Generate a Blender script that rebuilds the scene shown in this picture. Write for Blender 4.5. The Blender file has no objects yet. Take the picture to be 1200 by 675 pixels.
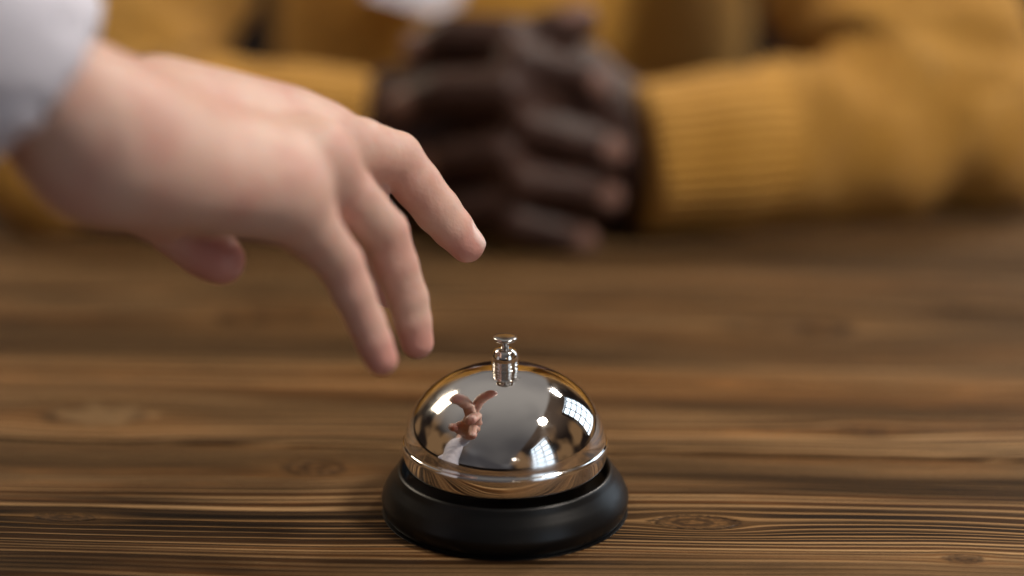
import bpy, bmesh, math, random
import numpy as np
from mathutils import Vector, Matrix
random.seed(4); rng = np.random.default_rng(4)
S = bpy.context.scene
C = S.collection
rad = math.radians

# ------------------------------------------------------------------ camera
FPX, DIST, EL = 2450.0, 0.736, rad(24)
CAM = np.array([0.0024, -DIST*math.cos(EL), DIST*math.sin(EL)])
PITCH = EL - math.atan(258.5/FPX)
FWD = np.array([0, math.cos(PITCH), -math.sin(PITCH)])
RGT = np.array([1.0, 0, 0]); UPV = np.cross(RGT, FWD)

def P(x, y, z):
    """point seen at pixel x, y of the photograph, z metres along the view axis"""
    return CAM + z*(FWD + RGT*(x-600)/FPX + UPV*(337.5-y)/FPX)

def G(x, y, h=0.0):
    """point of the table top seen at pixel x, y"""
    d = FWD + RGT*(x-600)/FPX + UPV*(337.5-y)/FPX
    return CAM + d*((h-CAM[2])/d[2])

cam = bpy.data.objects.new('camera', bpy.data.cameras.new('camera'))
C.objects.link(cam); S.camera = cam
cam.data.sensor_width = 36; cam.data.lens = 36*FPX/1200
cam.data.clip_start = 0.02; cam.data.clip_end = 200
cam.matrix_world = Matrix((
    (RGT[0], UPV[0], -FWD[0], CAM[0]), (RGT[1], UPV[1], -FWD[1], CAM[1]),
    (RGT[2], UPV[2], -FWD[2], CAM[2]), (0, 0, 0, 1)))
cam.data.dof.use_dof = True
cam.data.dof.focus_distance = 0.712
cam.data.dof.aperture_fstop = 2.3
S.view_settings.view_transform = 'Standard'; S.view_settings.look = 'None'
S.view_settings.exposure = 0.0; S.view_settings.gamma = 1
S.render.engine = 'CYCLES'
S.cycles.use_denoising = True
S.cycles.max_bounces = 8
S.cycles.sample_clamp_indirect = 6

# ------------------------------------------------------------------ scene helpers
def tag(o, label=None, cat=None, group=None, kind=None):
    for k, v in (('label', label), ('category', cat), ('group', group), ('kind', kind)):
        if v: o[k] = v
    return o

def empty(name, loc=(0, 0, 0)):
    o = bpy.data.objects.new(name, None); C.objects.link(o); o.location = loc
    o.empty_display_size = 0.02
    return o

def link(name, me, mats, parent=None, smooth=True):
    for m in (mats if isinstance(mats, (list, tuple)) else [mats]): me.materials.append(m)
    if smooth: me.polygons.foreach_set('use_smooth', [True]*len(me.polygons))
    o = bpy.data.objects.new(name, me); C.objects.link(o)
    if parent:
        o.parent = parent
        o.matrix_parent_inverse = Matrix.Translation(-Vector(parent.location))
    return o

def lathe(prof, seg=160):
    """closed surface of revolution round z; prof = [(r, z)...] from the axis out and back to the axis"""
    vs, fs, rings = [], [], []
    for r, z in prof:
        if r < 1e-7: rings.append([len(vs)]); vs.append((0, 0, z))
        else:
            rings.append(list(range(len(vs), len(vs)+seg)))
            vs += [(r*math.cos(2*math.pi*i/seg), r*math.sin(2*math.pi*i/seg), z) for i in range(seg)]
    for a, b in zip(rings, rings[1:]):
        for i in range(seg):
            j = (i+1) % seg
            if len(a) == 1 and len(b) == 1: continue
            if len(a) == 1: fs.append((a[0], b[j], b[i]))
            elif len(b) == 1: fs.append((a[i], a[j], b[0]))
            else: fs.append((a[i], a[j], b[j], b[i]))
    me = bpy.data.meshes.new('lathe'); me.from_pydata(vs, [], fs)
    bm = bmesh.new(); bm.from_mesh(me); bmesh.ops.recalc_face_normals(bm, faces=bm.faces); bm.to_mesh(me); bm.free()
    return me

def spline(pts, n=6):
    """Catmull-Rom through the points"""
    p = [np.array(q, float) for q in pts]; out = []
    for i in range(len(p)-1):
        a, b, c, d = p[max(i-1, 0)], p[i], p[i+1], p[min(i+2, len(p)-1)]
        for k in range(n):
            t = k/n
            out.append(tuple(0.5*(2*b+(c-a)*t+(2*a-5*b+4*c-d)*t*t+(3*b-a-3*c+d)*t**3)))
    out.append(tuple(p[-1]))
    return out

# ------------------------------------------------------------------ distance-field modelling (bodies, cloth)
def smin(a, b, k):
    if k <= 0: return np.minimum(a, b)
    h = np.maximum(k-np.abs(a-b), 0)/k
    return np.minimum(a, b)-h*h*k*0.25

def smax(a, b, k): return -smin(-a, -b, k)

class Field:
    def __init__(s, lo, hi, vox):
        s.lo = np.array(lo, np.float32); s.vox = vox
        s.n = np.ceil((np.array(hi)-lo)/vox).astype(int)+1
    def new(s): return np.full(s.n, 0.08, np.float32)
    def box(s, lo, hi):
        a = np.clip(np.floor((np.array(lo)-s.lo)/s.vox).astype(int), 0, s.n)
        b = np.clip(np.ceil((np.array(hi)-s.lo)/s.vox).astype(int)+1, 0, s.n)
        return tuple(slice(i, j) for i, j in zip(a, b))
    def pts(s, sl):
        ax = [s.lo[i]+np.arange(sl[i].start, sl[i].stop, dtype=np.float32)*s.vox for i in range(3)]
        return ax[0][:, None, None], ax[1][None, :, None], ax[2][None, None, :]
    def cap(s, F, a, b, ra, rb, k=0.004, cut=False):
        """tapered capsule blended into F (or carved out of it)"""
        a = np.array(a, np.float32); b = np.array(b, np.float32)
        pad = max(k, 0.004)+2*s.vox+max(ra, rb)
        sl = s.box(np.minimum(a, b)-pad, np.maximum(a, b)+pad)
        if any(q.stop <= q.start for q in sl): return
        x, y, z = s.pts(sl); d = b-a; L = float(d@d)+1e-12
        t = np.clip(((x-a[0])*d[0]+(y-a[1])*d[1]+(z-a[2])*d[2])/L, 0, 1)
        D = np.sqrt((x-a[0]-t*d[0])**2+(y-a[1]-t*d[1])**2+(z-a[2]-t*d[2])**2)-(ra+t*(rb-ra))
        F[sl] = smax(F[sl], -D, k) if cut else smin(F[sl], D, k)
    def ell(s, F, c, r, k=0.006, rot=None, cut=False):
        """ellipsoid; rot = 3x3 rows are its axes"""
        c = np.array(c, np.float32); r = np.array(r, np.float32)
        R = np.eye(3, dtype=np.float32) if rot is None else np.array(rot, np.float32)
        e = np.abs(R.T) @ r+max(k, 0.004)+2*s.vox
        sl = s.box(c-e, c+e)
        if any(q.stop <= q.start for q in sl): return
        x, y, z = s.pts(sl); x = x-c[0]; y = y-c[1]; z = z-c[2]
        q = [(R[i, 0]*x+R[i, 1]*y+R[i, 2]*z)/r[i] for i in range(3)]
        k0 = np.sqrt(q[0]**2+q[1]**2+q[2]**2)
        k1 = np.sqrt((q[0]/r[0])**2+(q[1]/r[1])**2+(q[2]/r[2])**2)+1e-9
        D = np.where(k0 < 1e-3, -min(r), k0*(k0-1)/k1)
        F[sl] = smax(F[sl], -D, k) if cut else smin(F[sl], D, k)
    def chain(s, F, pts, rs, k=0.003):
        for i in range(len(pts)-1): s.cap(F, pts[i], pts[i+1], rs[i], rs[i+1], k)
    def mesh(s, F, name, smooth=1):
        ins = F < 0
        n0 = np.array(F.shape)-1
        cnt = np.zeros(n0, np.uint8)
        cor = [(i, j, k) for i in (0, 1) for j in (0, 1) for k in (0, 1)]
        for c in cor: cnt += ins[c[0]:c[0]+n0[0], c[1]:c[1]+n0[1], c[2]:c[2]+n0[2]]
        act = np.argwhere((cnt > 0) & (cnt < 8))
        vid = np.full(n0, -1, np.int32); vid[tuple(act.T)] = np.arange(len(act))
        val = {c: F[act[:, 0]+c[0], act[:, 1]+c[1], act[:, 2]+c[2]] for c in cor}
        pos = np.zeros((len(act), 3)); num = np.zeros(len(act))
        for c in cor:
            for ax in range(3):
                if c[ax]: continue
                e = list(c); e[ax] = 1; e = tuple(e)
                m = (val[c] < 0) != (val[e] < 0)
                t = np.where(m, val[c]/np.where(m, val[c]-val[e], 1), 0)
                p = np.tile(np.array(c, float), (len(act), 1)); p[:, ax] += t
                pos[m] += p[m]; num[m] += 1
        V = s.lo+(act+pos/num[:, None])*s.vox
        quads = []
        for ax in range(3):
            b, c = (ax+1) % 3, (ax+2) % 3
            lo = [slice(0, None)]*3; hi = [slice(0, None)]*3
            lo[ax] = slice(0, -1); hi[ax] = slice(1, None)
            A, B = ins[tuple(lo)], ins[tuple(hi)]
            E_ = np.argwhere(A != B)
            E_ = E_[(E_[:, b] > 0) & (E_[:, c] > 0) & (E_[:, b] < n0[b]) & (E_[:, c] < n0[c])]
            flip = A[tuple(E_.T)]
            def g(db, dc):
                q = E_.copy(); q[:, b] += db; q[:, c] += dc; return vid[tuple(q.T)]
            q = np.stack([g(-1, -1), g(0, -1), g(0, 0), g(-1, 0)], 1)
            q[~flip] = q[~flip][:, ::-1]
            quads.append(q)
        Q = np.concatenate(quads); Q = Q[(Q >= 0).all(1)]
        ed = np.concatenate([Q[:, [0, 1]], Q[:, [1, 2]], Q[:, [2, 3]], Q[:, [3, 0]]])
        for _ in range(smooth):
            acc = np.zeros_like(V); w = np.zeros(len(V))
            for i in range(3): acc[:, i] = np.bincount(ed[:, 0], V[ed[:, 1], i], len(V))
            w = np.bincount(ed[:, 0], minlength=len(V))
            V = V+0.5*(acc/np.maximum(w, 1)[:, None]-V)
        me = bpy.data.meshes.new(name)
        me.vertices.add(len(V)); me.vertices.foreach_set('co', V.astype(np.float32).ravel())
        me.loops.add(len(Q)*4); me.loops.foreach_set('vertex_index', Q.astype(np.int32).ravel())
        me.polygons.add(len(Q)); me.polygons.foreach_set('loop_start', np.arange(0, len(Q)*4, 4, dtype=np.int32))
        me.polygons.foreach_set('loop_total', np.full(len(Q), 4, np.int32))
        me.update(calc_edges=True); me.validate()
        return me, V

def attr(me, name, arr):
    a = me.attributes.new(name, 'FLOAT', 'POINT'); a.data.foreach_set('value', np.asarray(arr, np.float32))

def vnormals(me):
    n = np.empty(len(me.vertices)*3, np.float32); me.vertex_normals.foreach_get('vector', n); return n.reshape(-1, 3)

def seg_coord(V, a, b):
    a = np.array(a); b = np.array(b); d = b-a; L = np.linalg.norm(d); d = d/L
    t = (V-a) @ d
    q = V-a-np.clip(t, 0, L)[:, None]*d
    u = np.cross(d, [0, 0, 1.0]); u /= np.linalg.norm(u)+1e-9; w = np.cross(d, u)
    return t, np.arctan2(q @ w, q @ u), np.linalg.norm(q, axis=1), L

# ------------------------------------------------------------------ node helpers
class NT:
    def __init__(s, name):
        s.m = bpy.data.materials.new(name); s.m.use_nodes = True
        s.t = s.m.node_tree; s.b = s.t.nodes['Principled BSDF']
    def n(s, ty, **kw):
        o = s.t.nodes.new(ty)
        for k, v in kw.items(): setattr(o, k, v)
        return o
    def put(s, sock, v):
        if hasattr(v, 'is_output'): s.t.links.new(v, sock)
        else: sock.default_value = v
    def math(s, op, a, b=0.0, c=0.0, clamp=False):
        o = s.n('ShaderNodeMath', operation=op, use_clamp=clamp)
        for i, v in enumerate((a, b, c)): s.put(o.inputs[i], v)
        return o.outputs[0]
    def add(s, a, b): return s.math('ADD', a, b)
    def sub(s, a, b): return s.math('SUBTRACT', a, b)
    def mul(s, a, b): return s.math('MULTIPLY', a, b)
    def ramp(s, v, *stops):
        o = s.n('ShaderNodeValToRGB'); s.put(o.inputs[0], v); e = o.color_ramp.elements
        while len(e) < len(stops): e.new(0.5)
        for q, (p, c) in zip(e, stops):
            q.position = p; q.color = (*c, 1) if isinstance(c, tuple) else (c, c, c, 1)
        return o.outputs[0]
    def smooth(s, v, a, b):
        o = s.n('ShaderNodeMapRange', interpolation_type='SMOOTHSTEP')
        s.put(o.inputs[0], v); s.put(o.inputs[1], a); s.put(o.inputs[2], b)
        return o.outputs[0]
    def mix(s, f, a, b, mode='MIX'):
        o = s.n('ShaderNodeMix', data_type='RGBA', blend_type=mode)
        s.put(o.inputs[0], f)
        for i, v in ((6, a), (7, b)):
            s.put(o.inputs[i], (*v, 1) if isinstance(v, tuple) else v)
        return o.outputs[2]
    def xyz(s, x, y, z=0.0):
        o = s.n('ShaderNodeCombineXYZ')
        for i, v in enumerate((x, y, z)): s.put(o.inputs[i], v)
        return o.outputs[0]
    def noise(s, vec, scale=5.0, detail=3.0, rough=0.5, dist=0.0):
        o = s.n('ShaderNodeTexNoise'); s.put(o.inputs['Vector'], vec)
        o.inputs['Scale'].default_value = scale; o.inputs['Detail'].default_value = detail
        o.inputs['Roughness'].default_value = rough; o.inputs['Distortion'].default_value = dist
        return o.outputs[0]
    def attr(s, name):
        return s.n('ShaderNodeAttribute', attribute_name=name).outputs['Fac']
    def obj(s): return s.n('ShaderNodeTexCoord').outputs['Object']
    def bump(s, h, strength, dist):
        o = s.n('ShaderNodeBump'); s.put(o.inputs['Height'], h)
        o.inputs['Strength'].default_value = strength; o.inputs['Distance'].default_value = dist
        s.t.links.new(o.outputs[0], s.b.inputs['Normal']); return o
    def set(s, **kw):
        for k, v in kw.items():
            i = s.b.inputs[k.replace('_', ' ')]
            s.put(i, (*v, 1) if isinstance(v, tuple) and len(v) == 3 and i.type == 'RGBA' else v)
        return s.m

def skin(name, base, tip, sub, nail, rough, spec, sss=0.22, scale=0.0025):
    t = NT(name); o = t.obj()
    n1 = t.noise(o, 55, 4, 0.6); n2 = t.noise(o, 900, 2, 0.6); n3 = t.noise(o, 230, 3, 0.6)
    col = t.mix(t.smooth(n1, 0.35, 0.7), base, sub)
    col = t.mix(t.math('MINIMUM', t.attr('tip'), 1.0), col, tip); nl = t.attr('nail')
    col = t.mix(nl, col, nail)
    t.set(Base_Color=col, Roughness=t.math('MULTIPLY_ADD', nl, -0.18, t.math('MULTIPLY_ADD', n3, 0.25, rough-0.12)))
    t.b.inputs['Specular IOR Level'].default_value = spec
    t.b.inputs['Subsurface Weight'].default_value = sss
    t.b.inputs['Subsurface Radius'].default_value = (1.0, 0.36, 0.2)
    t.b.inputs['Subsurface Scale'].default_value = scale
    cr = t.attr('crease')
    t.bump(t.sub(t.add(t.mul(n2, 0.4), n3), t.mul(cr, 0.7)), 0.45, 0.0007)
    return t.m

skin_fair = skin('fair_skin', (0.65, 0.43, 0.345), (0.60, 0.285, 0.24), (0.60, 0.335, 0.27), (0.80, 0.57, 0.51), 0.48, 0.35)
skin_dark = skin('dark_skin', (0.056, 0.025, 0.017), (0.20, 0.095, 0.064), (0.038, 0.017, 0.012), (0.22, 0.125, 0.10), 0.48, 0.28, 0.1, 0.002)  # tip tint is paler: fingertip colour plus highlights painted on the knuckles

# ------------------------------------------------------------------ table
SEAMS = [-0.31, -0.135, 0.056, 0.129, 0.232, 0.37, 0.52]
ROT = rad(-3.2)      # the boards run slightly askew to the view
def wood():
    t = NT('brushed_dark_pine')
    o = t.obj(); sx = t.n('ShaderNodeSeparateXYZ'); t.t.links.new(o, sx.inputs[0])
    x, y = sx.outputs[0], sx.outputs[1]
    pid = t.attr('board')
    off = t.mul(pid, 7.31)
    def board_xy(p):
        c, s = math.cos(-ROT), math.sin(-ROT)
        return p[0]*c-p[1]*s, p[0]*s+p[1]*c
    low = t.noise(t.xyz(t.mul(x, 2.2), t.mul(y, 9), off), 1, 2, 0.5)
    mid = t.noise(t.xyz(t.mul(x, 9), t.mul(y, 40), off), 1, 2, 0.5)
    psi = t.add(y, t.add(t.mul(t.sub(low, 0.5), 0.040), t.mul(t.sub(mid, 0.5), 0.0035)))
    knotmask = None; warm = None
    knots = [((815, 612), 0.0052, 2.6), ((368, 548), 0.0060, 1.7), ((78, 606), 0.0032, 3.0), ((108, 487), 0.008, 2.2),
             ((1010, 505), 0.004, 2.0), ((925, 383), 0.012, 2.0), ((330, 372), 0.012, 2.2), ((1130, 655), 0.003, 2)]
    rmin = None
    for px, R, ax in knots:
        kx, ky = board_xy(G(*px))
        u = t.mul(t.sub(x, kx), 1/ax); v = t.sub(y, ky)
        r2 = t.add(t.mul(u, u), t.mul(v, v))
        w = t.math('DIVIDE', R*R, t.math('MAXIMUM', r2, R*R))
        psi = t.sub(psi, t.mul(t.mul(v, w), 0.93))
        rr = t.mul(t.math('SQRT', r2), 1/R)
        rmin = rr if rmin is None else t.math('MINIMUM', rmin, rr)
    rmin = t.add(rmin, t.mul(t.sub(t.noise(t.xyz(t.mul(x, 120), t.mul(y, 160), 0), 1, 2), 0.5), 0.5))
    inside = t.sub(1.0, t.smooth(rmin, 0.75, 1.15))
    halo = t.sub(1.0, t.smooth(rmin, 0.9, 3.2))
    # annual rings: thin pale raised lines with dark hollows
    wob = t.noise(t.xyz(0.0, t.mul(psi, 16), off), 1, 2, 0.5)
    tight = t.math('MINIMUM', t.math('MAXIMUM', t.sub(psi, 0.002), 0.0), 0.06)
    ph = t.add(t.add(t.mul(psi, 190), t.mul(t.mul(tight, tight), 2300)), t.mul(wob, 8.0))
    saw = t.math('FRACT', ph)
    line = t.math('POWER', t.math('ABSOLUTE', t.sub(t.mul(saw, 2), 1)), 4.5)
    keep = t.smooth(t.noise(t.xyz(t.mul(x, 2.5), t.mul(psi, 70), off), 1, 2, 0.6), 0.34, 0.56)
    patchy = t.smooth(t.noise(t.xyz(t.mul(x, 14), t.mul(psi, 260), t.add(off, 5)), 1, 3, 0.7), 0.30, 0.58)
    line = t.mul(line, t.mul(t.add(0.12, t.mul(keep, 0.88)), t.add(0.30, t.mul(patchy, 0.70))))
    fine = t.math('SINE', t.mul(ph, 2*math.pi*2.0))
    fine = t.mul(t.smooth(fine, 0.3, 1.0), t.smooth(t.noise(t.xyz(t.mul(x, 3), t.mul(psi, 60), t.add(off, 3)), 1, 2), 0.40, 0.56))
    fibre = t.noise(t.xyz(t.mul(x, 26), t.mul(psi, 1500), off), 1, 3, 0.65)
    coarse = t.noise(t.xyz(t.mul(x, 16), t.mul(psi, 520), t.add(off, 2)), 1, 4, 0.7)
    fleck = t.noise(t.xyz(t.mul(x, 90), t.mul(psi, 900), off), 1, 3, 0.7)
    broad = t.noise(t.xyz(t.mul(x, 2.6), t.mul(psi, 42), t.add(off, 9)), 1, 3, 0.55)
    dark = t.mix(t.smooth(broad, 0.37, 0.68), (0.009, 0.0040, 0.0017), (0.205, 0.085, 0.0220))
    plank = t.ramp(t.mul(pid, 0.125), (0.25, 0.8), (0.375, 0.80), (0.5, 1.1), (0.625, 0.85), (0.75, 1.0), (0.875, 0.8))
    col = t.mix(1.0, dark, plank, 'MULTIPLY')
    # the orange worn arris of the second board
    edge = t.mul(t.smooth(t.add(y, t.mul(t.sub(mid, 0.5), 0.02)), 0.104, 0.124), t.sub(1.0, t.smooth(y, 0.134, 0.15)))
    col = t.mix(t.mul(edge, 0.85), col, (0.27, 0.118, 0.034))
    col = t.mix(t.mul(t.smooth(fibre, 0.45, 0.75), 0.55), col, t.mix(1.0, col, (1.9, 1.8, 1.7), 'MULTIPLY'))
    col = t.mix(t.mul(t.sub(1.0, t.smooth(fleck, 0.22, 0.42)), 0.6), col, (0.022, 0.011, 0.006))
    col = t.mix(t.smooth(coarse, 0.50, 0.66), t.mix(0.55, col, (0.011, 0.0055, 0.003)), t.mix(1.0, col, (1.25, 1.2, 1.15), 'MULTIPLY'))
    pale = t.mix(t.smooth(broad, 0.3, 0.7), (0.40, 0.22, 0.088), (0.74, 0.47, 0.23))
    blot = t.noise(t.xyz(t.mul(x, 7), t.mul(y, 22), off), 1, 3, 0.6)
    col = t.mix(t.smooth(blot, 0.50, 0.68), col, t.mix(1.0, col, (0.36, 0.33, 0.31), 'MULTIPLY'))
    col = t.mix(t.mul(fine, 0.5), col, pale)
    col = t.mix(t.mul(line, 0.92), col, pale)
    hollow = t.mul(t.smooth(saw, 0.60, 0.86), t.sub(1.0, t.smooth(saw, 0.88, 0.93)))
    col = t.mix(t.mul(t.mul(hollow, keep), 0.8), col, (0.018, 0.009, 0.005))
    col = t.mix(t.mul(halo, 0.35), col, (0.17, 0.085, 0.03))
    kn = t.noise(t.xyz(t.mul(x, 420), t.mul(y, 600), 4), 1, 3, 0.65)
    ring = t.add(t.mul(t.math('SINE', t.mul(rmin, 11)), 0.45), t.mul(t.sub(kn, 0.5), 3.2))
    kc = t.mix(t.smooth(ring, -0.3, 0.9), (0.028, 0.014, 0.0065), (0.15, 0.075, 0.027))
    col = t.mix(t.mul(inside, 0.85), col, kc)
    bark = t.mul(t.smooth(rmin, 0.80, 1.0), t.sub(1.0, t.smooth(rmin, 1.08, 1.35)))
    col = t.mix(t.mul(bark, t.mul(t.smooth(kn, 0.35, 0.6), 0.8)), col, (0.010, 0.005, 0.003))
    # pale dried-out patch beside the far left knot
    qx, qy = board_xy(G(118, 486))
    pu, pv = t.mul(t.sub(x, qx), 1/0.020), t.mul(t.sub(y, qy), 1/0.013)
    pr = t.add(t.math('SQRT', t.add(t.mul(pu, pu), t.mul(pv, pv))), t.mul(t.sub(t.noise(t.xyz(t.mul(x, 90), t.mul(y, 130), 2), 1, 3), 0.5), 2.6))
    col = t.mix(t.mul(t.sub(1.0, t.smooth(pr, 0.3, 1.2)), 0.42), col, (0.32, 0.205, 0.10))
    t.set(Base_Color=col, Roughness=t.math('MULTIPLY_ADD', fibre, 0.25, 0.34))
    t.b.inputs['Specular IOR Level'].default_value = 0.09
    h = t.add(t.add(t.mul(line, 1.0), t.mul(fine, 0.35)), t.add(t.add(t.mul(fibre, 0.3), t.mul(coarse, 0.5)), t.mul(hollow, -0.4)))
    t.bump(h, 1.0, 0.0010)
    return t.m

def build_table():
    bm = bmesh.new(); lay = bm.faces.layers.float.new('board')
    X0, X1, H = -0.42, 0.95, 0.03
    prof_n = 5
    for i, (a, b) in enumerate(zip(SEAMS, SEAMS[1:])):
        a += 0.0007; b -= 0.0007; e = 0.0030
        ztop = [0, 0, 0, -0.0004, 0.0003, -0.0002, 0][i]
        pr = [(a, -H), (a, ztop-e), (a+e*0.3, ztop-e*0.3), (a+e, ztop), (b-e, ztop), (b-e*0.3, ztop-e*0.3), (b, ztop-e), (b, -H)]
        L = [bm.verts.new((X0, y, z)) for y, z in pr]; R = [bm.verts.new((X1, y, z)) for y, z in pr]
        n = len(pr); fs = []
        for k in range(n):
            fs.append(bm.faces.new((L[k], L[(k+1) % n], R[(k+1) % n], R[k])))
        fs += [bm.faces.new(L[::-1]), bm.faces.new(R)]
        for f in fs: f[lay] = float(i+2)
    bmesh.ops.recalc_face_normals(bm, faces=bm.faces)
    me = bpy.data.meshes.new('table'); bm.to_mesh(me); bm.free()
    o = link('wooden_table', me, wood(), smooth=False)
    o.rotation_euler.z = ROT
    tag(o, 'dark brown brushed pine board table with pale raised grain, under the bell', 'table')
build_table()

# ------------------------------------------------------------------ bell
def chrome():
    t = NT('polished_chrome'); o = t.obj()
    n = t.noise(o, 260, 4, 0.6); n2 = t.noise(o, 35, 3, 0.6)
    t.set(Base_Color=(0.80, 0.775, 0.75), Metallic=1.0, Roughness=t.math('MULTIPLY_ADD', t.smooth(t.add(n2, t.mul(n, 0.25)), 0.52, 0.8), 0.13, 0.025))
    t.bump(n2, 0.02, 0.002)
    return t.m
def plastic():
    t = NT('satin_black_plastic'); o = t.obj()
    n = t.noise(o, 2200, 2, 0.5)
    dust = t.mul(t.smooth(t.noise(o, 1300, 2, 0.5), 0.66, 0.74), t.smooth(t.noise(o, 60, 3), 0.45, 0.65))
    t.set(Base_Color=t.mix(t.mul(dust, 0.5), (0.004, 0.004, 0.0043), (0.05, 0.045, 0.04)), Roughness=t.math('MULTIPLY_ADD', t.noise(o, 50, 3), 0.16, 0.26))
    t.b.inputs['Specular IOR Level'].default_value = 0.26
    t.bump(n, 0.06, 0.0002)
    return t.m
CHROME, BLACK = chrome(), plastic()
mm = lambda pts: [(r/1000, z/1000) for r, z in pts]
bell = tag(empty('desk_bell'), 'shiny chrome call bell on round black base standing on the wooden table', 'bell')
base = spline([(0, 0.2), (39.5, 0.2), (41.2, 0.5), (42.3, 1.8), (42.9, 4.0), (43.0, 6.0), (42.3, 8.0), (41.1, 10.2), (39.7, 12.1),
               (38.5, 13.7), (37.8, 14.9), (37.3, 15.7), (36.5, 16.1), (35.8, 15.7), (35.4, 14.5), (35.0, 11)], 6)[6:]
base = [(0, 0.2)]+base+[(34, 10), (0, 10)]
link('base', lathe(mm(base)), BLACK, bell)
a_, c_, zc_, pw = 34.8, 27.3, 25.0, 2/2.07
dome = [(a_*math.sin(q)**pw, zc_+c_*math.cos(q)**pw) for q in [math.pi/2*(i/90)**1.1 for i in range(88)]]
dome[0] = (0, zc_+c_)
lip = spline([dome[-1], (34.95, 26.3), (35.35, 25.9), (35.6, 25.2), (35.62, 24.3), (35.45, 22.5), (35.1, 20.3), (34.75, 18.9), (34.4, 18.5), (34.0, 18.7), (33.8, 19.6)], 6)
inner = [(33.6*math.sin(q)**pw, zc_+(c_-1.2)*abs(math.cos(q))**pw) for q in [math.pi/2*(1-i/30) for i in range(31)]]
inner[-1] = (0, zc_+c_-1.2)
link('dome', lathe(mm(dome+lip[1:]+inner), 192), CHROME, bell)
housing = [(0, 50.2), (2.8, 50.4), (2.8, 51.9), (3.5, 52.0), (4.2, 52.1), (4.55, 52.4), (4.55, 52.9), (4.1, 53.1), (3.95, 53.35), (4.1, 53.6), (4.6, 53.8), (4.6, 54.3),
           (4.15, 54.5), (4.05, 54.75), (4.2, 55.0), (4.6, 55.2), (4.6, 56.4), (4.45, 57.4), (4.0, 58.4), (3.3, 59.2), (2.5, 59.6), (1.4, 59.7), (0, 59.7)]
housing = [housing[0]]+spline(housing[1:-2], 3)+housing[-2:]
link('plunger_housing', lathe(mm(housing), 96), CHROME, bell)
button = [(0, 56), (1.35, 56), (1.35, 61.4), (1.6, 61.9), (2.6, 62.3), (3.9, 62.6), (4.15, 62.9), (4.15, 63.4), (3.95, 63.65), (3.6, 63.8), (2.4, 63.92), (1.2, 64.0), (0, 64.02)]
BRUSHED = NT('dulled_chrome').set(Base_Color=(0.60, 0.58, 0.56), Metallic=1.0, Roughness=0.22)  # chrome tinted darker and roughened to mute the sweater's reflection, not wear
link('button', lathe(mm(button), 96), BRUSHED, bell)
axle = [(0, 9), (2.2, 9), (2.2, 50), (0, 50)]
link('axle', lathe(mm(axle), 24), CHROME, bell)

# ------------------------------------------------------------------ a generic hand on given joints
def tips_attr(V, tips, knuckles, r1=0.011, r2=0.012):
    a = np.zeros(len(V))
    for p in tips: a = np.maximum(a, np.clip(1.25-np.linalg.norm(V-p, axis=1)/r1, 0, 1))
    for p in knuckles: a = np.maximum(a, 0.45*np.clip(1.2-np.linalg.norm(V-p, axis=1)/r2, 0, 1))
    return a*a*(3-2*a)

def finger(Fd, j, r, k=0.0014, full=False):
    """one finger over four joints: slim shafts, fuller joints, rounded tip"""
    F = Fd.new()
    j = [np.array(p) for p in j]; r = [q+0.00035 for q in r]
    for i in range(3):
        m = (j[i]+j[i+1])/2; rm = (r[i]+r[i+1])/2*((0.985 if i < 2 else 1.01) if not (i == 0 and full) else 1.04)
        Fd.cap(F, j[i], m, r[i], rm, k); Fd.cap(F, m, j[i+1], rm, r[i+1], k)
    return F

def nail(Fd, F, j, r, up, scale=1.0):
    """returns the nail frame; a shallow plate slightly proud of the fingertip"""
    a, b = np.array(j[2]), np.array(j[3]); d = (b-a)/np.linalg.norm(b-a)
    up = np.array(up, float); up -= d*(up @ d); up /= np.linalg.norm(up); s = np.cross(d, up)
    c = b-d*r[3]*0.06+up*r[3]*0.80
    R = np.array([d, s, up])
    Fd.ell(F, c, (r[3]*0.88*scale, r[3]*0.70*scale, r[3]*0.26), 0.0006, R)
    return c, R, r[3]*scale

def crease_attr(me, V, fingers):
    a = np.zeros(len(V))
    for j, r in fingers:
        j = [np.array(p) for p in j]
        up = j[1]-(j[0]+j[2])/2
        for k, s_ in ((1, 1.0), (2, 0.8)):
            ax = j[k+1]-j[k-1]; ax /= np.linalg.norm(ax); u = up-ax*(up @ ax); u /= np.linalg.norm(u)
            q = V-j[k]; t = q @ ax; side = np.cross(ax, u); sd = np.abs(q @ side)
            m = np.exp(-(t/0.0042)**2)*np.clip((q @ u)/(0.6*r[k]), 0, 1)*(np.linalg.norm(q, axis=1) < 2*r[k])*np.clip(1.2-sd/r[k], 0, 1)
            a = np.maximum(a, s_*m*(0.5+0.5*np.cos(2*math.pi*(t+0.25*sd*sd/r[k])/0.0027)))
    attr(me, 'crease', a)

def nail_attr(me, V, nails):
    N = vnormals(me); a = np.zeros(len(V))
    for c, R, r in nails:
        q = (V-c) @ R.T
        e = np.sqrt((q[:, 0]/(r*0.98))**2+(q[:, 1]/(r*0.80))**2)
        m = np.clip((1.06-e)/0.16, 0, 1)*(q[:, 2] > -0.3*r)*(q[:, 2] < r*0.6)*np.clip((N @ R[2]-0.15)/0.2, 0, 1)
        a = np.maximum(a, m)
    attr(me, 'nail', a)

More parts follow.
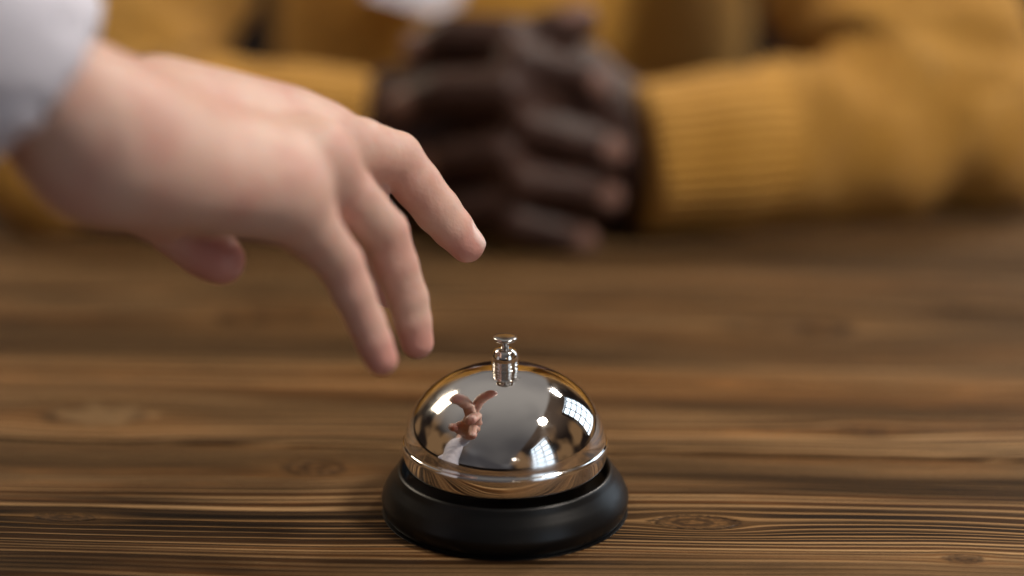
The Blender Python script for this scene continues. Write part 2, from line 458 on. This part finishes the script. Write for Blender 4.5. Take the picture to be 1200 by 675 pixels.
def head(Fd, F, c, s=1.0, yaw=0.0):
    """head with face, c = centre of the skull, looking along -y turned by yaw"""
    cy, sy = math.cos(yaw), math.sin(yaw)
    R = np.array([[cy, sy, 0], [-sy, cy, 0], [0, 0, 1]])
    w = lambda x, y, z: np.array(c)+R.T @ np.array([x, y, z])*s
    Fd.ell(F, w(0, 0.01, 0.03), (0.076*s, 0.095*s, 0.09*s), 0.02, R)
    Fd.ell(F, w(0, -0.025, -0.035), (0.06*s, 0.065*s, 0.08*s), 0.03, R)
    Fd.ell(F, w(0, -0.06, -0.092), (0.028*s, 0.025*s, 0.02*s), 0.03, R)
    for q in (-1, 1):
        Fd.ell(F, w(0.031*q, -0.088, 0.004), (0.017*s, 0.012*s, 0.011*s), 0.012, R, cut=True)
        Fd.ell(F, w(0.031*q, -0.074, 0.003), (0.0125*s, 0.0125*s, 0.0125*s), 0.002, R)
        Fd.cap(F, w(0.014*q, -0.086, 0.021), w(0.046*q, -0.078, 0.022), 0.006*s, 0.005*s, 0.010)
        Fd.ell(F, w(0.077*q, 0.008, -0.008), (0.006*s, 0.018*s, 0.031*s), 0.006, R)
        Fd.ell(F, w(0.011*q, -0.097, -0.040), (0.009*s, 0.010*s, 0.008*s), 0.006, R)
    Fd.cap(F, w(0, -0.088, 0.008), w(0, -0.108, -0.036), 0.007*s, 0.011*s, 0.010)
    Fd.cap(F, w(-0.02, -0.082, -0.066), w(0.02, -0.082, -0.066), 0.005*s, 0.005*s, 0.006)
    Fd.cap(F, w(-0.016, -0.081, -0.075), w(0.016, -0.081, -0.075), 0.006*s, 0.006*s, 0.006)
    return w, R

# ------------------------------------------------------------------ the visitor: pale hand over the bell, white sleeve
def visitor():
    root = tag(empty('person', (-0.62, -0.30, -0.72)), 'person in a white shirt reaching a pale hand out above the bell', 'person')
    wr = P(112, 150, 0.590); elbow = np.array([-0.315, -0.235, 0.375]); shoulder = np.array([-0.49, -0.36, 0.42])
    J = dict(
        index=([P(376, 162, 0.668), P(464, 185, 0.698), P(513, 247, 0.706), P(547, 287, 0.709)], [.0100, .0085, .0075, .0058]),
        middle=([P(362, 186, 0.658), P(424, 232, 0.696), P(446, 296, 0.712), P(455, 340, 0.718)], [.0104, .0083, .0071, .0058]),
        ring=([P(366, 188, 0.640), P(450, 272, 0.672), P(478, 350, 0.680), P(489, 401, 0.683)], [.0102, .0076, .0063, .0051]),
        little=([P(326, 224, 0.626), P(398, 308, 0.650), P(429, 378, 0.656), P(447, 421, 0.658)], [.0110, .0071, .0057, .0049]))
    carp = dict(index=P(175, 128, 0.622), middle=P(160, 150, 0.608), ring=P(150, 168, 0.596), little=P(140, 190, 0.588))
    allp = np.array([p for j, _ in J.values() for p in j]+[wr, P(120, 250, .6), elbow])
    lo, hi = allp.min(0)-0.05, allp.max(0)+0.05
    Fd = Field(lo, hi, 0.0009)
    palm = Fd.new()
    for n, (j, r) in J.items():
        Fd.cap(palm, carp[n], j[0], 0.0125, r[0]*0.90, 0.008)
    # tendons fanning over the back of the hand, knuckles
    bu = np.array(P(300, 100, 0.640))-np.array(P(300, 170, 0.645)); bu /= np.linalg.norm(bu)
    Fd.cap(palm, P(190, 122, 0.632), P(330, 146, 0.662), 0.0105, 0.0090, 0.014)
    # hypothenar and thenar pads
    Fd.cap(palm, P(95, 192, 0.586), P(235, 211, 0.616), 0.0130, 0.0130, 0.012)
    Fd.cap(palm, P(240, 212, 0.624), P(318, 228, 0.628), 0.0135, 0.0112, 0.010)
    Fd.cap(palm, P(150, 185, 0.640), P(230, 215, 0.655), 0.0170, 0.0120, 0.012)
    Fd.cap(palm, P(140, 222, 0.622), P(188, 256, 0.646), 0.0085, 0.0072, 0.008)
    Fd.cap(palm, P(240, 200, 0.640), P(340, 215, 0.650), 0.0120, 0.0095, 0.012)
    # wrist and forearm
    d = elbow-wr; up = np.array([0.25, 0.1, 1.0]); ax = d/np.linalg.norm(d); side = np.cross(ax, up); side /= np.linalg.norm(side)
    for q in (-1, 1):
        off = side*0.0105*q
        Fd.chain(palm, [P(168, 172, 0.602)+off*0.75, P(120, 154, 0.592)+off*0.9, wr+d*0.25+off*1.1, elbow+off*1.4], [0.0156, 0.0160, 0.0182, 0.027], 0.014)
    F = palm
    nails = []
    for n, (j, r) in J.items():
        f = finger(Fd, j, r, full=(n == 'index'))
        # soft crease rings at the joints
        upv = j[1]-(j[0]+j[2])/2; upv = upv/np.linalg.norm(upv)
        g = smin(palm, f, 0.0090)
        F = smin(F, g, 0.0025) if n != 'index' else smin(F, g, 0.0012)
        nails.append(nail(Fd, F, j, r, upv-FWD*(0.9 if n == 'index' else 0.2)+np.array([0.2 if n == 'index' else 0, 0, 0])))
        if n != 'index': Fd.ell(F, j[0]+upv*0.003+np.array([0, 0, .001]), (0.0080, 0.0080, 0.0080), 0.010)
    # thumb tucked under the palm
    th = [P(165, 200, 0.650), P(206, 262, 0.668), P(238, 290, 0.667), P(259, 305, 0.664)]
    tf = finger(Fd, th, [.0130, .0096, .0088, .0074])
    F = smin(F, tf, 0.0028)
    me, V = Fd.mesh(F, 'body', 2)
    tips = [j[3] for j, _ in J.values()]+[th[3]]
    thumb_red = np.clip(1.4-np.linalg.norm(V-th[2], axis=1)/0.020, 0, 1)*(np.linalg.norm(V-th[3], axis=1) < 0.03)
    attr(me, 'tip', 0.55*np.maximum(thumb_red, 0)+tips_attr(V, tips, [j[1] for j, _ in J.values()]+[J['little'][0][0], J['ring'][0][0]]))
    nail_attr(me, V, nails); crease_attr(me, V, list(J.values()))
    link('body', me, skin_fair, root)

    # shirt: sleeve, torso
    t = NT('white_cotton'); o = t.obj()
    n = t.noise(o, 28, 3, 0.6); w = t.noise(o, 1500, 2)
    t.set(Base_Color=(0.72, 0.70, 0.78), Roughness=0.85); t.bump(t.add(n, t.mul(w, 0.15)), 0.5, 0.006)
    lo = np.array([-0.86, -0.56, -0.40]); hi = np.array([0.02, 0.06, 0.50])
    F2 = Field(lo, hi, 0.0034); F = F2.new()
    ts = 0.085
    c0 = wr+d*ts
    F2.chain(F, [c0-d*0.05, wr+d*0.5, elbow], [0.0310, 0.044, 0.052], 0.012)
    F2.chain(F, [elbow, (elbow+shoulder)/2, shoulder], [0.052, 0.056, 0.066], 0.02)
    F2.ell(F, (-0.62, -0.33, 0.22), (0.17, 0.115, 0.25), 0.04)
    F2.ell(F, (-0.62, -0.33, -0.10), (0.165, 0.12, 0.32), 0.06)
    F2.cap(F, (-0.75, -0.37, 0.38), (-0.50, -0.35, 0.38), 0.068, 0.068, 0.04)
    F2.chain(F, [(-0.78, -0.38, 0.38), (-0.82, -0.36, 0.10), (-0.74, -0.20, -0.02)], [0.06, 0.052, 0.042], 0.03)
    # cut the cuff square across the arm, hollow it
    x, y, z = F2.pts((slice(0, F2.n[0]), slice(0, F2.n[1]), slice(0, F2.n[2])))
    cp = wr+d*(ts+0.0)
    near = np.sqrt((x-cp[0])**2+(y-cp[1])**2+(z-cp[2])**2)
    plane = -((x-cp[0])*ax[0]+(y-cp[1])*ax[1]+(z-cp[2])*ax[2])
    F = np.where(near < 0.08, smax(F, plane, 0.004), F).astype(np.float32)
    F2.cap(F, wr, wr+d*(ts+0.13), 0.027, 0.030, 0.002, cut=True)
    me, V = F2.mesh(F, 'shirt', 2)
    N = vnormals(me); tt, an, rr, L = seg_coord(V, wr, elbow)
    fold = 0.0014*np.sin(tt/0.013+1.6*np.sin(an))*np.sin(tt/0.031+1.3*np.cos(an))+0.001+0.0009*np.sin(tt/0.007+2*an)
    fold *= np.clip((tt-ts*L-0.03)/0.03, 0, 1)
    band = 0.0016*((tt > ts*L-0.002) & (tt < ts*L+0.055) & (rr < 0.06))
    V2 = V+N*(fold+band)[:, None]
    me.vertices.foreach_set('co', V2.astype(np.float32).ravel()); me.update()
    link('shirt', me, t.m, root)

    # head, neck and legs complete the figure beyond the frame
    F3 = Field((-0.75, -0.50, 0.30), (-0.48, -0.16, 0.80), 0.003); F = F3.new()
    c = (-0.62, -0.32, 0.63)
    w_, R_ = head(F3, F, c, 0.95, rad(62))
    F3.cap(F, w_(0, 0.02, -0.06), (-0.62, -0.34, 0.40), 0.052, 0.056, 0.03)
    me, V = F3.mesh(F, 'head', 2); attr(me, 'tip', np.zeros(len(V)))
    link('head', me, skin_fair, root)
    hairm = NT('brown_hair').set(Base_Color=(0.07, 0.035, 0.018), Roughness=0.5)
    F = F3.new(); F3.ell(F, w_(0, 0.018, 0.04), (0.086*.95, 0.1*.95, 0.092*.95), 0.02, R_)
    F3.ell(F, w_(0, 0.05, -0.02), (0.07*.95, 0.06*.95, 0.09*.95), 0.03, R_)
    F3.ell(F, w_(0, -0.10, -0.03), (0.075, 0.075, 0.105), 0.01, R_, cut=True)
    me, V = F3.mesh(F, 'hair', 2); link('hair', me, hairm, root)
    F4 = Field((-0.90, -0.52, -0.76), (-0.36, -0.12, -0.12), 0.006); F = F4.new()
    for q in (-1, 1): F4.chain(F, [(-0.62+0.085*q, -0.33, -0.24), (-0.62+0.08*q, -0.33, -0.72)], [0.094, 0.075], 0.02)
    me, V = F4.mesh(F, 'trousers', 2)
    link('trousers', me, DENIM, root)

dn = NT('blue_denim'); DENIM = dn.set(Base_Color=(0.035, 0.045, 0.085), Roughness=0.9)
visitor()

# ------------------------------------------------------------------ the clerk: mustard sweater, clasped hands
def clerk():
    root = tag(empty('person', (0.0, 0.66, -0.72)), 'person in a mustard knit sweater resting clasped dark-skinned hands on the table', 'person')
    Z = 1.03
    # interlaced fingers; first hand comes from the left of the picture, the other from its right
    RH = [([P(538, 92, Z+.030), P(606, 72, Z-.012), P(664, 84, Z-.004), P(694, 100, Z+.004)], [.0105, .0096, .0086, .0074]),
          ([P(528, 140, Z+.028), P(616, 148, Z-.016), P(676, 166, Z-.012), P(712, 178, Z-.004)], [.0107, .0100, .0090, .0078]),
          ([P(528, 190, Z+.028), P(612, 214, Z-.016), P(676, 222, Z-.014), P(710, 230, Z-.006)], [.0105, .0096, .0086, .0074]),
          ([P(538, 232, Z+.030), P(606, 262, Z-.012), P(654, 274, Z-.010), P(682, 280, Z-.004)], [.0100, .0086, .0076, .0066])]
    LH = [([P(684, 84, Z+.030), P(592, 48, Z-.004), P(530, 44, Z+.004), P(494, 58, Z+.012)], [.0105, .0098, .0090, .0078]),
          ([P(700, 130, Z+.028), P(590, 108, Z-.016), P(522, 108, Z-.006), P(478, 124, Z+.004)], [.0107, .0102, .0094, .0080]),
          ([P(704, 180, Z+.028), P(588, 180, Z-.014), P(540, 184, Z-.004), P(506, 192, Z+.006)], [.0105, .0096, .0088, .0076]),
          ([P(694, 226, Z+.030), P(590, 238, Z-.010), P(548, 244, Z-.004), P(520, 250, Z+.004)], [.0100, .0088, .0078, .0068])]
    rw, lw = P(462, 168, Z+.036), P(738, 188, Z+.028)
    Fd = Field(P(395, 300, Z)-np.array([0, .10, .01]), P(820, -20, Z)+np.array([0, .10, .03]), 0.0016)
    F = Fd.new(); nails = []; tips = []; kn = []
    for H, w in ((RH, rw), (LH, lw)):
        palm = Fd.new()
        for i, (j, r) in enumerate(H):
            cp = w+np.array([0, 0, (1.5-i)*0.010])
            Fd.cap(palm, cp, j[0]-np.array([0, 0.004, 0]), 0.0175, 0.0150, 0.012)
        Fd.cap(palm, w+np.array([0, 0.008, 0.015]), w+np.array([0, 0.008, -0.015]), 0.021, 0.021, 0.012)
        F = smin(F, palm, 0.001)
        for j, r in H:
            r = [q*(1.12 if H is RH else 1.22) for q in r]
            f = finger(Fd, j, r, 0.002); g = smin(palm, f, 0.006)
            F = smin(F, g, 0.0008)
            upv = np.array(j[1])-(np.array(j[0])+np.array(j[3]))/2
            nails.append(nail(Fd, F, j, r, upv)); tips.append(np.array(j[3])); kn.append(np.array(j[1]))
    th = [P(545, 110, Z+.020), P(590, 56, Z+.010), P(648, 38, Z+.004), P(680, 27, Z+.004)]
    F = smin(F, finger(Fd, th, [.014, .0115, .0105, .0088]), 0.002); tips.append(np.array(th[3]))
    nails.append(nail(Fd, F, th, [.014, .0115, .0105, .0088], np.array([0, -0.4, 1.0])))
    # forearm stubs under the cuffs
    relb, lelb = P(80, 165, 1.075), P(1142, 152, 1.115)
    Fd.cap(F, rw, rw+(relb-rw)*0.2, 0.027, 0.029, 0.01); Fd.cap(F, lw, lw+(lelb-lw)*0.2, 0.027, 0.029, 0.01)
    me, V = Fd.mesh(F, 'body', 2)
    attr(me, 'tip', 0.8*tips_attr(V, tips, kn, 0.010, 0.013))  # also paints warm highlights into the knuckle colour
    nail_attr(me, V, nails); crease_attr(me, V, RH+LH)
    link('body', me, skin_dark, root)

    # sweater
    t = NT('mustard_knit'); o = t.obj()
    u, v = t.attr('around'), t.attr('along')
    rib = t.math('SINE', t.mul(u, 2*math.pi/0.0058))
    cuff = t.sub(1.0, t.smooth(v, 0.060, 0.085))
    knit = t.mul(t.math('SINE', t.mul(u, 2*math.pi/0.0046)), t.math('SINE', t.add(t.mul(v, 2*math.pi/0.0038), t.mul(t.math('SINE', t.mul(u, 2*math.pi/0.0046)), 1.2))))
    fuzz = t.noise(o, 700, 3, 0.7); blot = t.noise(o, 22, 3, 0.6)
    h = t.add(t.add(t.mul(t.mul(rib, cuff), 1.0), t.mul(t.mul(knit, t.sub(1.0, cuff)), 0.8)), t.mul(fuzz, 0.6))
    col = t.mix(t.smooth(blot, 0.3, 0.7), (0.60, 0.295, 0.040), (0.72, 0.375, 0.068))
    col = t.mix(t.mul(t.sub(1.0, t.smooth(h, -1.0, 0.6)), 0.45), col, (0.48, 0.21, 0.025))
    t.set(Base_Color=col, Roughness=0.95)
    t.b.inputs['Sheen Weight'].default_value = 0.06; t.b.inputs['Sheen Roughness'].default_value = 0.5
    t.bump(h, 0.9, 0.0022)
    rs, ls = np.array([-0.150, 0.63, 0.255]), np.array([0.140, 0.63, 0.255])
    F2 = Field((-0.36, 0.20, -0.46), (0.40, 0.84, 0.43), 0.0036); F = F2.new()
    rc, lc = P(436, 172, 1.055), P(738, 188, 1.050)
    for e, c, s in ((relb, rc, rs), (lelb, lc, ls)):
        m = (c+e)/2
        F2.chain(F, [c-(e-c)*0.06, c+(e-c)*0.25, m, e], [0.0385, 0.0395, 0.0415, 0.047], 0.01)
    F3 = F2.new()
    for e, s in ((relb, rs), (lelb, ls)):
        F2.chain(F3, [e, (e+s)/2+np.array([0.002*np.sign(s[0]), 0, 0]), s], [0.047, 0.052, 0.058], 0.02)
    F2.chain(F3, [P(1030, 90, 1.10), P(1000, 0, 1.17), P(970, -90, 1.21)], [0.034, 0.040, 0.046], 0.03)
    F2.chain(F3, [P(170, 90, 1.10), P(185, 0, 1.17), P(210, -90, 1.21)], [0.034, 0.036, 0.042], 0.03)
    F = smin(F, F3, 0.014)
    T = F2.new()
    F2.ell(T, (0.003, 0.66, 0.09), (0.150, 0.105, 0.24), 0.03)
    F2.ell(T, (0.003, 0.67, -0.16), (0.158, 0.125, 0.24), 0.05)
    F2.cap(T, (-0.13, 0.655, 0.250), (0.136, 0.655, 0.250), 0.058, 0.058, 0.05)
    F2.ell(T, (0.003, 0.66, 0.310), (0.072, 0.072, 0.025), 0.02)
    F = smin(F, T, 0.010)
    x, y, z = F2.pts((slice(0, F2.n[0]), slice(0, F2.n[1]), slice(0, F2.n[2])))
    for c, e in ((rc, relb), (lc, lelb)):
        q = (e-c)/np.linalg.norm(e-c)
        near = np.sqrt((x-c[0])**2+(y-c[1])**2+(z-c[2])**2)
        F = np.where(near < 0.07, smax(F, -((x-c[0])*q[0]+(y-c[1])*q[1]+(z-c[2])*q[2]), 0.006), F).astype(np.float32)
        F2.cap(F, c-q*0.03, c-q*0.020, 0.026, 0.026, 0.003, cut=True)
    me, V = F2.mesh(F, 'sweater', 2)
    N = vnormals(me)
    best = np.full(len(V), 9.0); A = np.zeros(len(V)); L_ = np.zeros(len(V)); fold = np.zeros(len(V))
    for a, b, r0, add in ((rc, relb, .040, 0), (lc, lelb, .040, 0), (relb, rs, .054, .3), (lelb, ls, .054, .3), ((0, 0.66, -.4), (0, 0.66, .36), .14, .8)):
        tt, an, rr, L = seg_coord(V, a, b)
        over = np.maximum(0, -tt)+np.maximum(0, tt-L)
        dd = np.abs(rr-r0)+over
        m = dd < best; best[m] = dd[m]; A[m] = an[m]*r0; L_[m] = tt[m]+add
        if add < .5:
            g = np.clip((tt-0.055)/0.05, 0, 1) if add == 0 else 1.0
            fl = 0.0036*np.sin(tt/0.0210+1.8*np.sin(an+.6))+0.0022*np.sin(tt/0.0095-2*an+1)+0.0016*np.sin(tt/0.006+an*3)
        else:
            g = 1.0; fl = 0.004*np.sin(tt/0.03+2*an)+0.003*np.sin(an*7+tt/0.05)
        fold[m] = (g*fl*np.ones(len(V)))[m]
    V2 = V+N*fold[:, None]
    V2[:, 2] = np.where((V2[:, 1] < 0.50) & (V2[:, 2] < 0.0012), 0.0012, V2[:, 2])
    me.vertices.foreach_set('co', V2.astype(np.float32).ravel()); me.update()
    attr(me, 'around', A); attr(me, 'along', L_)
    link('sweater', me, t.m, root)

    F3 = Field((-0.14, 0.46, 0.27), (0.14, 0.84, 0.74), 0.003); F = F3.new()
    w_, R_ = head(F3, F, (0.003, 0.62, 0.555), 1.0, 0.0)
    F3.cap(F, w_(0, 0.02, -0.06), (0.003, 0.66, 0.30), 0.056, 0.062, 0.03)
    me, V = F3.mesh(F, 'head', 2); attr(me, 'tip', np.zeros(len(V)))
    link('head', me, skin_dark, root)
    hairm = NT('black_hair').set(Base_Color=(0.012, 0.010, 0.010), Roughness=0.7)
    F = F3.new(); F3.ell(F, w_(0, 0.02, 0.04), (0.084, 0.100, 0.090), 0.02, R_)
    F3.ell(F, w_(0, -0.115, -0.04), (0.09, 0.085, 0.115), 0.01, R_, cut=True)
    me, V = F3.mesh(F, 'hair', 2); link('hair', me, hairm, root)
    F4 = Field((-0.34, 0.26, -0.76), (0.34, 0.84, -0.12), 0.006); F = F4.new()
    for q in (-1, 1):
        F4.chain(F, [(0.10*q, 0.68, -0.26), (0.12*q, 0.38, -0.24), (0.12*q, 0.40, -0.72)], [0.085, 0.066, 0.05], 0.03)
    me, V = F4.mesh(F, 'trousers', 2)
    link('trousers', me, DENIM, root)
clerk()

# white card hanging at the chest of the sweater (its lower edge shows at the top of the picture)
def card():
    q = [P(428, -8, 1.20), P(512, 17, 1.20), P(540, 2, 1.205), P(556, -90, 1.215), P(436, -105, 1.215)]
    n = np.cross(q[1]-q[0], q[3]-q[0]); n /= np.linalg.norm(n); n *= 0.0012
    bm = bmesh.new(); a = [bm.verts.new(p) for p in q]; b = [bm.verts.new(p+n) for p in q]
    bm.faces.new(a); bm.faces.new(b[::-1])
    for i in range(len(q)): j = (i+1) % len(q); bm.faces.new((a[i], b[i], b[j], a[j]))
    bmesh.ops.recalc_face_normals(bm, faces=bm.faces)
    me = bpy.data.meshes.new('card'); bm.to_mesh(me); bm.free()
    t = NT('white_paper'); t.set(Base_Color=(0.78, 0.76, 0.84), Roughness=0.6)
    tag(link('paper_card', me, t.m, smooth=False), 'blank white card in front of the mustard sweater, cut by the picture top', 'card')
card()

# ------------------------------------------------------------------ floor under and beyond the table
def floor():
    me = bpy.data.meshes.new('floor'); s = 30
    me.from_pydata([(-s, -s, -0.75), (s, -s, -0.75), (s, s, -0.75), (-s, s, -0.75)], [], [(0, 1, 2, 3)])
    t = NT('dark_floorboards'); o = t.obj()
    n = t.noise(o, 1.5, 3); col = t.mix(n, (0.020, 0.014, 0.012), (0.035, 0.024, 0.018))
    t.set(Base_Color=col, Roughness=0.9)
    t.b.inputs['Specular IOR Level'].default_value = 0.05
    tag(link('floor', me, t.m, smooth=False), 'dark brown floor far behind the seated person', 'floor', kind='structure')
floor()

# ------------------------------------------------------------------ light: two daylight windows, ceiling lamps, the ambient room
def area(name, loc, target, size, L, color, shape='RECTANGLE', sy=None):
    ld = bpy.data.lights.new(name, 'AREA'); ld.shape = shape; ld.size = size
    if sy: ld.size_y = sy
    A = size*(sy or size)*(math.pi/4 if shape == 'DISK' else 1)
    ld.energy = L*math.pi*A; ld.color = color
    o = bpy.data.objects.new(name, ld); C.objects.link(o); o.location = loc
    o.rotation_euler = (Vector(target)-Vector(loc)).to_track_quat('-Z', 'Z').to_euler()
    return o

frame_mat = NT('dark_window_frame').set(Base_Color=(0.03, 0.028, 0.027), Roughness=0.5)
def window(y0, y1, z0, z1, nx, nz, L, label):
    X = 2.6; bm = bmesh.new()
    def bar(ya, yb, za, zb, dx):
        r = bmesh.ops.create_cube(bm, size=1.0)
        for v in r['verts']:
            v.co = Vector((v.co.x*0.05+dx, (ya+yb)/2+v.co.y*(yb-ya), (za+zb)/2+v.co.z*(zb-za)))
    e = 0.07
    bar(y0, y1, z0-e, z0, 0); bar(y0, y1, z1, z1+e, 0); bar(y0-e, y0, z0-e, z1+e, .003); bar(y1, y1+e, z0-e, z1+e, .003)
    for i in range(1, nx):
        y = y0+(y1-y0)*i/nx; bar(y-.035, y+.035, z0, z1, 0.004)
    for i in range(1, nz):
        z = z0+(z1-z0)*i/nz; bar(y0, y1, z-.03, z+.03, 0.008)
    me = bpy.data.meshes.new('window'); bm.to_mesh(me); bm.free()
    o = link('window', me, frame_mat, smooth=False); o.location = (X-0.06, 0, 0)
    tag(o, label, 'window')
    l = area('window_light', (X, (y0+y1)/2, (z0+z1)/2), (X-1, (y0+y1)/2, (z0+z1)/2), y1-y0, L, (0.72, 0.86, 1.0), sy=z1-z0)
window(0.95, 3.2, 0.40, 2.3, 3, 5, 3.0, 'many-paned window mirrored in the upper right of the dome')
window(-4.5, -1.5, -0.25, 2.2, 3, 5, 2.0, 'many-paned window mirrored in the lower right of the dome')
HC = 1.7
for x, y, L in ((0.8, 1.1, 132), (0.68, -0.14, 126), (0.72, -3.9, 50)):
    area('ceiling_lamp', (x*HC, y*HC, HC+0.04), (x*HC, y*HC, 0), 0.36, L, (1.0, 0.90, 0.79), 'DISK')
area('hanging_lamp', (-1.45, 1.30, 1.36), (-0.2, 0.2, 0.05), 0.85, 10.0, (1.0, 0.84, 0.64), 'RECTANGLE', 0.62)

W = bpy.data.worlds.new('World'); S.world = W; W.use_nodes = True
class WT(NT):
    def __init__(s): s.t = W.node_tree
w = WT(); bg = W.node_tree.nodes['Background']
tc = w.n('ShaderNodeTexCoord').outputs['Generated']; sp = w.n('ShaderNodeSeparateXYZ'); w.t.links.new(tc, sp.inputs[0])
x, y, z = sp.outputs
zz = w.math('MAXIMUM', z, 0.02); X = w.math('DIVIDE', x, zz)
up = w.math('MAXIMUM', y, 0.0); mott = w.noise(tc, 1.6, 1)
ceil = w.mul(w.smooth(z, w.add(0.05, w.mul(up, 0.25)), w.add(0.16, w.mul(up, 0.40))),
             w.mul(w.sub(1.0, w.smooth(X, 0.59, 0.66)), w.smooth(w.add(X, w.mul(mott, 0.6)), -2.0, -0.1)))
wall = w.mix(w.smooth(w.noise(tc, 2.6, 1), 0.42, 0.62), (0.015, 0.010, 0.008), (0.20, 0.115, 0.055))
wall = w.mix(w.smooth(z, 0.40, 0.8), wall, (0.09, 0.062, 0.045))
back = w.mul(w.mul(w.smooth(y, -0.35, -0.75), w.sub(1.0, w.smooth(x, 0.05, 0.20))), w.smooth(z, -0.25, 0.05))
wall = w.mix(back, wall, w.mix(w.smooth(mott, 0.4, 0.65), (0.06, 0.056, 0.06), (0.15, 0.145, 0.15)))
cc = w.mix(w.smooth(y, -0.9, 0.5), (0.10, 0.093, 0.092), (0.34, 0.315, 0.29))
cc = w.mix(w.smooth(mott, 0.35, 0.7), cc, w.mix(1.0, cc, (0.72, 0.72, 0.74), 'MULTIPLY'))
w.put(bg.inputs[0], w.mix(ceil, wall, cc)); bg.inputs[1].default_value = 1.0
